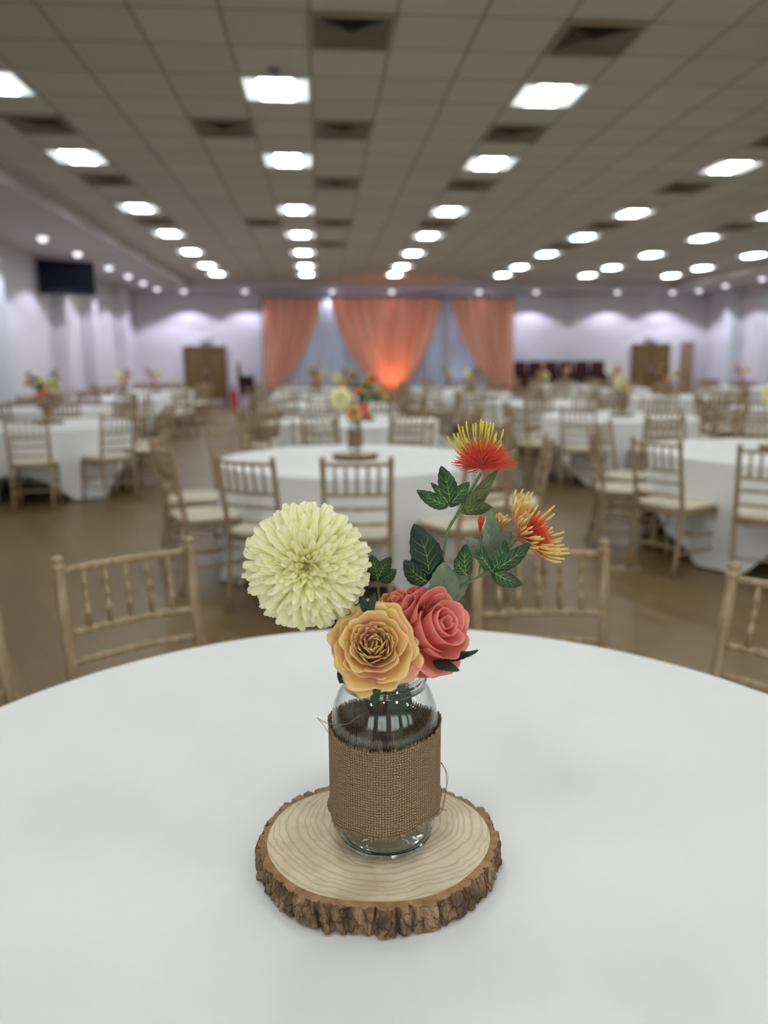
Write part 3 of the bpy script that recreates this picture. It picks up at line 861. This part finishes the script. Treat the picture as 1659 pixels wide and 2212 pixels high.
def align(axis, roll=0):
    z = Vector(axis).normalized(); x = Vector((1, 0, 0)) if abs(z.x) < .9 else Vector((0, 1, 0))
    x = (x-z*x.dot(z)).normalized(); y = z.cross(x)
    m = Matrix((x, y, z)).transposed()
    return m @ Matrix.Rotation(roll, 3, 'Z')

def rose_mesh(c, axis, S, layers, seed, center=None, roll=0):
    """layers: (n, rtip, z0, z1, halfwidth, curl, ruffle)"""
    mb = MB(); rnd = random.Random(seed); Mx = align(axis, roll); c = Vector(c)
    for li, (n, rt, z0, z1, hw, curl, ruf) in enumerate(layers):
        off = rnd.random()*6
        for k in range(n):
            ph0 = off+2*PI*k/n+rnd.uniform(-.14, .14); rt_ = rt*rnd.uniform(.93, 1.07); z1_ = z1+rnd.uniform(-.05, .05)
            p1, p2 = rnd.random()*6, rnd.random()*6; cl = curl*rnd.uniform(.5, 1.4); sk = rnd.uniform(-.12, .12)
            lift = .035*(k % 2)
            def fn(u, v, ph0=ph0, rt_=rt_, z1_=z1_, p1=p1, p2=p2, cl=cl, sk=sk, lift=lift):
                U = u*2-1
                tipk = 1-.13*abs(U)**3.2-.012*math.cos(U*PI*2.3+p1)
                vv = v*tipk
                wv = hw*(.30+.70*math.sin(PI/2*min(1, v*1.35)))
                a = ph0+U*wv+sk*v
                r_ = .10+(rt_+lift-.10)*(math.sin(PI/2*min(1, vv*1.02)))**.85
                r_ += cl*max(0, vv-.68)**1.7*3.2*(1-.35*U*U)
                z = z0+(z1_-z0)*(vv**1.35)
                z -= cl*max(0, vv-.78)**2*3.0
                w_ = ruf*v**4*(math.sin(U*4.2+p1)+.6*math.sin(U*8.3+p2))
                r_ += w_*.55; z += w_*.8
                r_ -= .05*(U*U)*v*(1 if curl < .3 else -.2)       # petal edges hug the bloom
                p = Mx @ Vector((r_*S*math.cos(a), r_*S*math.sin(a), z*S))
                return c+p, (u, v)
            mb.grid(fn, 16, 14)
    hb = MB(); hb.lathe([(0, -.42), (.20, -.30), (.30, -.12), (.22, .02), (0, .08)], 14)
    b0 = len(mb.v)
    for i_, q_ in enumerate(hb.v): mb.vert(c+Mx @ (Vector(q_)*S), (.5, .35))
    for q_ in hb.f: mb.face(*[b0+i_ for i_ in q_])
    if center:
        n, zc, spread, h = center
        for k in range(n):                               # crumpled strap petals in the heart
            a = k*2.39996; q = math.sqrt((k+.5)/n); r0 = spread*q*.8
            ln = h*rnd.uniform(.7, 1.15); tw = rnd.uniform(-.6, .6); ww = rnd.uniform(.14, .22); bend = rnd.uniform(-.12, .25)
            def fn(u, v, a=a, r0=r0, ln=ln, tw=tw, ww=ww, bend=bend, q=q):
                U = u*2-1
                w_ = ww*math.sin(PI*min(1, .18+v*.82))**.6
                r_ = r0+(-bend*.3+q*.10)*v+.04*v*v*math.cos(U*2)
                t = U*w_
                x = r_*math.cos(a)-t*math.sin(a+tw*v); y = r_*math.sin(a)+t*math.cos(a+tw*v)
                z = zc+ln*v-.05*U*U
                return c+Mx @ Vector((x*S, y*S, z*S)), (u, .25+v*.6)
            mb.grid(fn, 4, 6)
    return mb
def leaf(name, base, lobes, nrm, mat, parent, fold=.25, droop=.08, serr=.12, vein=True, seed=0):
    """lobes: (tip xyz, halfwidth)"""
    mb = MB(); base = Vector(base); nrm = Vector(nrm).normalized(); rnd = random.Random(seed)
    for tip, hw in lobes:
        tip = Vector(tip); D = tip-base; L = D.length; d = D/L
        n = (nrm-d*nrm.dot(d)).normalized(); s = d.cross(n)
        sp = rnd.random()*3
        bend = rnd.uniform(-.08, .08)*L
        def P(t, q):
            w_ = hw*(math.sin(PI*min(1, t**.85*.97+.03)))**.75*(1+serr*(abs((t*7+sp) % 1-.5)*2-.5)*(1 if t < .95 else 0))
            if t > .999: w_ = 0
            return base+d*(t*L)+s*(q*w_+bend*math.sin(t*PI))+n*(-abs(q)*w_*fold+droop*L*(math.sin(t*PI)-.3*t)+.02*L*math.sin(t*9+q*2))
        mb.cur = 0
        mb.grid(lambda u, v: (P(v, u*2-1), (u, v)), 6, 22)
        if vein:
            mb.cur = 1
            def strip(pa, pb, w0):
                m = []
                for q in range(5):
                    k = q/4; t = pa[0]+(pb[0]-pa[0])*k; qq = pa[1]+(pb[1]-pa[1])*k
                    m.append(P(t, qq)+n*.00035)
                for q in range(4):
                    ww = w0*(1-q/4*.8); w2_ = w0*(1-(q+1)/4*.8)
                    dd = (m[q+1]-m[q]); 
                    if dd.length < 1e-7: continue
                    sd = dd.normalized().cross(n)
                    b = len(mb.v)
                    for p in (m[q]-sd*ww, m[q]+sd*ww, m[q+1]+sd*w2_, m[q+1]-sd*w2_): mb.vert(p, (0, 0))
                    mb.face(b, b+1, b+2, b+3)
            strip((.0, 0), (.96, 0), .00045)
            for k in range(1, 5):
                for sg in (-1, 1): strip((.15*k, 0), (.15*k+.2, sg*.82), .00028)
    o = mb.build(name, [M[mat], M['vein' if mat != 'leaf_grey' else 'leaf_olive']], parent)
    return o
def stem(parent, pts, rad, mat='stem_green', name='stem'):
    s = MB(); p = [Vector(q) for q in pts]; out = []; rr_ = []
    for i in range(len(p)-1):
        p0 = p[max(0, i-1)]; p1 = p[i]; p2 = p[i+1]; p3 = p[min(len(p)-1, i+2)]
        for k in range(6):
            q = k/6
            out.append(.5*((2*p1)+(-p0+p2)*q+(2*p0-5*p1+4*p2-p3)*q*q+(-p0+3*p1-3*p2+p3)*q**3))
            rr_.append(rad*(1+.08*math.sin(len(out)*2.1)))
    out.append(p[-1]); rr_.append(rad)
    s.tube(out, rr_, 8); return s.build(name, M[mat], parent)

def make_mum():
    r = empty('pompon_flower')
    c = Vector((-.097, .015, .378)); RR = .084
    mb = MB(); rnd = random.Random(8)
    A = align((-.02, -.97, .22)); n = 1000
    for i in range(n):
        ct = 1-2*(i+.5)/n; th = math.acos(ct); ph = i*2.39996+rnd.uniform(-.12, .12)
        th += rnd.uniform(-.04, .04)
        nv = Vector((math.sin(th)*math.cos(ph), math.sin(th)*math.sin(ph), math.cos(th)))
        tg = Vector((math.cos(th)*math.cos(ph), math.cos(th)*math.sin(ph), -math.sin(th)))
        side = Vector((-math.sin(ph), math.cos(ph), 0))
        out = min(1, th/1.3)
        d = (nv*(1.0-.25*out*math.sin(th))+tg*(.62*math.sin(min(th, PI/2))**1.1*(1 if th < 1.9 else .3))).normalized()
        tipr = RR*(rnd.uniform(.86, 1.03) if th > .7 else .80+.17*min(1, th/.7)+rnd.uniform(-.05, .05))
        L = RR*(.62 if th > .6 else .5)*rnd.uniform(.88, 1.1)
        tip = nv*tipr; basep = tip-d*L
        w = RR*.049*rnd.uniform(.85, 1.2)*(1 if th > .5 else .9)
        up = d.cross(side).normalized()
        if up.dot(nv) < 0: up = -up
        cup = rnd.uniform(.35, .95); tw = rnd.uniform(-.35, .35); crv = rnd.uniform(.02, .13)
        s2 = (side*math.cos(tw)+up*math.sin(tw)).normalized(); u2 = (up*math.cos(tw)-side*math.sin(tw))
        def fn(u, v, basep=basep, d=d, L=L, w=w, s2=s2, u2=u2, cup=cup, crv=crv):
            U = u*2-1; v = 1-(1-v)**1.9
            ww = w*min(1, (.35+v*1.0))*(1-max(0, (v-.80)/.20)**2)**.5 if v < 1 else 0
            p = basep+d*(v*L)+s2*(U*ww)+u2*(cup*U*U*ww*.9-crv*L*v*v+.0)
            return c+A @ p, (u, v)
        mb.grid(fn, 4, 8)
    mb.build('bloom', M['mum_petal'], r)
    k = MB(); k.lathe([(0, -RR*.5), (RR*.35, -RR*.36), (RR*.5, 0), (RR*.35, RR*.36), (0, RR*.5)], 16, c); k.build('flower_heart', M['mum_petal'], r)
    stem(r, [(-.084, .012, .335), (-.071, .010, .318), (-.058, .005, .28), (-.036, .0, .236), (-.022, 0, .197), (.001, .005, .133), (.012, .01, .06), (.015, .012, .014)], .0042, 'stem_dark')
    return r
PEACH_L = [(5, .56, -.35, .42, .86, .12, .05), (5, .70, -.42, .40, .82, .26, .08), (5, .86, -.45, .22, .80, .36, .10), (5, 1.0, -.48, -.02, .74, .40, .12), (5, 1.08, -.50, -.30, .64, .30, .13)]
CORAL_L = [(3, .14, -.3, .62, 1.6, .02, .015), (3, .27, -.3, .66, 1.4, .06, .02), (3, .44, -.38, .64, 1.3, .16, .04), (4, .66, -.48, .46, 1.05, .24, .06), (5, .88, -.5, .10, .80, .34, .06), (5, 1.0, -.52, -.2, .7, .25, .06)]
BUD_L = [(3, .16, -.3, .72, 1.6, .02, .02), (3, .30, -.35, .74, 1.35, .04, .03), (4, .46, -.42, .66, 1.1, .12, .05), (4, .62, -.5, .42, 1.0, .2, .06)]
def make_peach():
    r = empty('peach_rose')
    c = (-.016, -.046, .290); ax = (-.10, -.84, .50)
    o = rose_mesh(c, ax, .0465, PEACH_L, 3, center=(44, .0, .56, .54)).build('bloom', M['peach_petal'], r); solid(o, .0003)
    stem(r, [(-.008, -.030, .262), (-.002, -.016, .235), (.0, -.008, .19), (-.001, -.004, .12), (0, -.02, .012)], .0022, 'stem_dark')
    leaf('leaf', (-.045, -.028, .262), [((-.066, -.036, .274), .010), ((-.060, -.040, .240), .014)], (-.6, -.7, .3), 'leaf_deep', r, vein=False)
    leaf('leaf', (-.012, -.058, .244), [((-.018, -.058, .212), .006)], (0, -1, .2), 'leaf_dark', r, vein=False)
    leaf('leaf', (-.020, -.03, .325), [((-.030, -.03, .350), .006), ((-.012, -.022, .352), .005)], (0, -1, .2), 'leaf_deep', r, vein=False, seed=4)
    return r
def make_coral():
    r = empty('coral_rose')
    o = rose_mesh((.062, -.004, .294), (.52, -.66, .50), .0565, CORAL_L, 21, roll=.4).build('bloom', M['coral_petal'], r); solid(o, .0003)
    stem(r, [(.058, .006, .27), (.04, .012, .245), (.028, .012, .20), (.02, .0, .12), (.016, -.014, .012)], .0026)
    leaf('leaf', (.070, -.006, .262), [((.120, -.018, .268), .011)], (.2, -.3, 1), 'leaf_deep', r, vein=False, droop=-.05)
    leaf('leaf', (.060, -.03, .262), [((.090, -.05, .256), .010)], (.1, -.5, 1), 'leaf_deep', r, vein=False)
    leaf('leaf', (.016, -.014, .236), [((.028, -.016, .158), .016)], (.15, -1, .1), 'leaf_dark', r, vein=False, serr=.05)
    return r
def make_bud():
    r = empty('coral_rosebud')
    o = rose_mesh((.027, .020, .305), (-.30, -.38, .87), .046, BUD_L, 9).build('bloom', M['coral_dark'], r); solid(o, .0003)
    stem(r, [(.03, .022, .285), (.024, .02, .245), (.008, .02, .18), (.0, .02, .08), (-.006, .022, .012)], .0024)
    return r
def styles(c, axis, n, L, spread, curve, rad, mat, knob, seed, cone=(0, 1), thick_tip=1.6, parent=None, name='style_cluster', bias=None):
    mb = MB(); rnd = random.Random(seed); A = align(axis); c = Vector(c)
    for i in range(n):
        f = math.sqrt((i+.5)/n); th = (cone[0]+(cone[1]-cone[0])*f)*spread; ph = i*2.39996
        l = L*rnd.uniform(.82, 1.1)
        if bias:
            l *= 1+bias*math.sin(ph)
        pts = []; th += rnd.uniform(-.06, .06)
        pr, pz = 0.0, 0.0; N_ = 9
        for k in range(N_+1):
            t = k/N_
            a = th*(.55+.75*t)-curve*max(0, t-.45)*2.2*(th/spread)
            pts.append(c+A @ Vector((pr*math.cos(ph+.15*t), pr*math.sin(ph+.15*t), pz)))
            pr += l/N_*math.sin(a); pz += l/N_*math.cos(a)
        rads = [rad*(1 if k < N_-1 else knob) for k in range(N_+1)]
        rads[-1] = rad*knob*.55; rads[-2] = rad*knob; rads[-3] = rad*(1+knob)*.45
        mb.tube(pts, rads, 5)
    return mb.build(name, M[mat], parent)
def make_pin():
    r = empty('pincushion_spray')
    st = stem(r, [(.030, .03, .014), (.025, .03, .12), (.035, .03, .24), (.064, .025, .32), (.079, .04, .36), (.09, .055, .408), (.106, .06, .435), (.131, .065, .477), (.137, .07, .485)], .0021)
    stem(r, [(.066, .026, .318), (.107, .02, .345), (.142, .015, .367), (.160, .025, .383), (.180, .038, .400)], .0017)
    stem(r, [(.126, .019, .355), (.132, .03, .385), (.133, .045, .405)], .0012)
    # upper head seen from below: dense red styles, long yellow-tipped ones behind
    c1 = (.140, .070, .490)
    styles(c1, (.10, .42, .90), 300, .043, 1.85, .7, .00045, 'red_style', 1.3, 3, (.05, 1), parent=r, name='red_styles')
    styles((.137, .082, .492), (.0, .50, .90), 38, .062, 1.15, 1.15, .0007, 'yellow_style', 2.3, 5, (.35, 1), parent=r, name='yellow_styles')
    # lower right head
    c2 = (.181, .036, .401)
    styles(c2, (.86, -.30, .22), 280, .044, 1.05, .4, .00045, 'red_style', 1.3, 7, (.02, 1), parent=r, name='red_styles')
    styles(c2, (.72, -.38, .58), 70, .066, 1.50, 1.25, .0007, 'orange_style', 2.6, 8, (.62, 1), parent=r, name='orange_styles')
    # small opening bud between them
    styles((.134, .052, .408), (.05, -.1, 1), 26, .022, .35, .3, .0010, 'red_style', 1.2, 9, (0, 1), parent=r, name='bud')
    styles((.158, .045, .415), (.2, -.2, 1), 22, .020, .8, .4, .0008, 'orange_style', 2.0, 11, (0, 1), parent=r, name='bud')
    leaf('leaf', (.092, .055, .444), [((.079, .045, .500), .013), ((.046, .035, .470), .010), ((.119, .055, .477), .010), ((.066, .048, .478), .006)], (-.1, -1, .35), 'leaf_dark', r, seed=1)
    leaf('leaf', (.061, .025, .350), [((.039, .01, .430), .021), ((.026, .005, .384), .014), ((.076, .025, .388), .014), ((.034, .01, .362), .009)], (-.1, -1, .25), 'leaf_deep', r, seed=2, fold=.15)
    leaf('leaf', (.079, .02, .316), [((.079, .015, .378), .021), ((.115, .04, .373), .016), ((.064, .015, .345), .012)], (.1, -1, .2), 'leaf_grey', r, seed=3, fold=.1)
    leaf('leaf', (.110, .015, .360), [((.106, .005, .404), .011), ((.092, .005, .386), .008)], (-.1, -1, .2), 'leaf_dark', r, seed=4)
    leaf('leaf', (.141, .01, .366), [((.188, -.005, .406), .011), ((.158, .005, .408), .011), ((.177, -.015, .354), .011), ((.120, .005, .396), .008)], (.1, -1, .35), 'leaf_dark', r, seed=5)
    leaf('leaf', (.140, .04, .378), [((.144, .035, .444), .011), ((.113, .035, .404), .012), ((.176, .045, .410), .014)], (0, -1, .2), 'leaf_grey', r, seed=6, fold=.1)
    leaf('leaf', (.110, .062, .435), [((.148, .055, .466), .012), ((.152, .055, .441), .011), ((.164, .075, .490), .009)], (.0, -.9, -.3), 'leaf_olive', r, seed=7)
    leaf('leaf', (-.001, .105, .331), [((.028, .115, .342), .010), ((-.010, .105, .368), .010), ((.019, .105, .364), .010)], (0, -1, .3), 'leaf_dark', r, seed=8)
    stem(r, [(.025, .03, .12), (.006, .06, .24), (-.001, .104, .331)], .0014)
    return r
protos = dict(s=make_slice(), j=make_jar(), m=make_mum(), p=make_peach(), c=make_coral(), b=make_bud(), n=make_pin())
protos['s'].location = (.066, .941, .757)
for k in 'jmpcbn': protos[k].location = (JX, JY, JZ)
tag(protos['s'], 'round bark-edged slice of pale wood in the middle of the foreground table', 'wood slice')
tag(protos['j'], 'large clear glass jar wrapped in brown burlap standing on foreground wood slice', 'jar')
tag(protos['m'], 'large cream-yellow pompon chrysanthemum leaning left out of the foreground jar', 'flower')
tag(protos['p'], 'open peach garden rose facing the camera over the foreground jar rim', 'flower')
tag(protos['c'], 'coral pink rose right of the peach rose in the foreground jar', 'flower')
tag(protos['b'], 'darker coral half-open rosebud behind the peach rose in the foreground jar', 'flower')
tag(protos['n'], 'tall spray of red and yellow pincushion flowers with lobed green leaves', 'flower')
for o in (protos['m'], protos['p'], protos['c'], protos['b'], protos['n']): pass
SH = {'s': ('bark-edged wood slice under the jar on %s', 'wood slice', 'wood slices on the other tables'),
      'j': ('burlap-wrapped glass jar in the middle of %s', 'jar', 'burlap jars on the other tables'),
      'm': ('pale yellow pompon flower in the jar on %s', 'flower', 'pompon flowers on the other tables'),
      'p': ('peach rose in the jar on %s', 'flower', 'peach roses on the other tables'),
      'c': ('coral rose in the jar on %s', 'flower', 'coral roses on the other tables'),
      'n': ('orange pincushion spray in the jar on %s', 'flower', 'pincushion sprays on the other tables')}
rnd = random.Random(77)
rots = {1: 10, 2: -40, 3: 165, 4: 200, 5: 60, 6: -20}
for i, (tx, ty, d, ph) in enumerate(TABLES):
    if i == 0: continue
    rz = R(rots.get(i, rnd.uniform(-180, 180)))
    ox, oy = (.03, .0) if i != 1 else (.03, -.06)
    keys = 'sjmcpn' if i % 3 else 'sjmcn'
    if i == 1: keys = 'sjmcpn'
    for k in keys:
        o = copy_tree(protos[k]); sc = .88
        o.location = (tx+ox, ty+oy, .757 if k == 's' else .795); o.rotation_euler = (0, 0, rz); 
        sx = .80 if k in 'j' else 1
        o.scale = (sc*sx, sc*sx, 1) if k == 'j' else ((.95, .95, 1) if k == 's' else (1, 1, 1))
        lb, ct, g = SH[k]; tag(o, lb % d, ct, g)
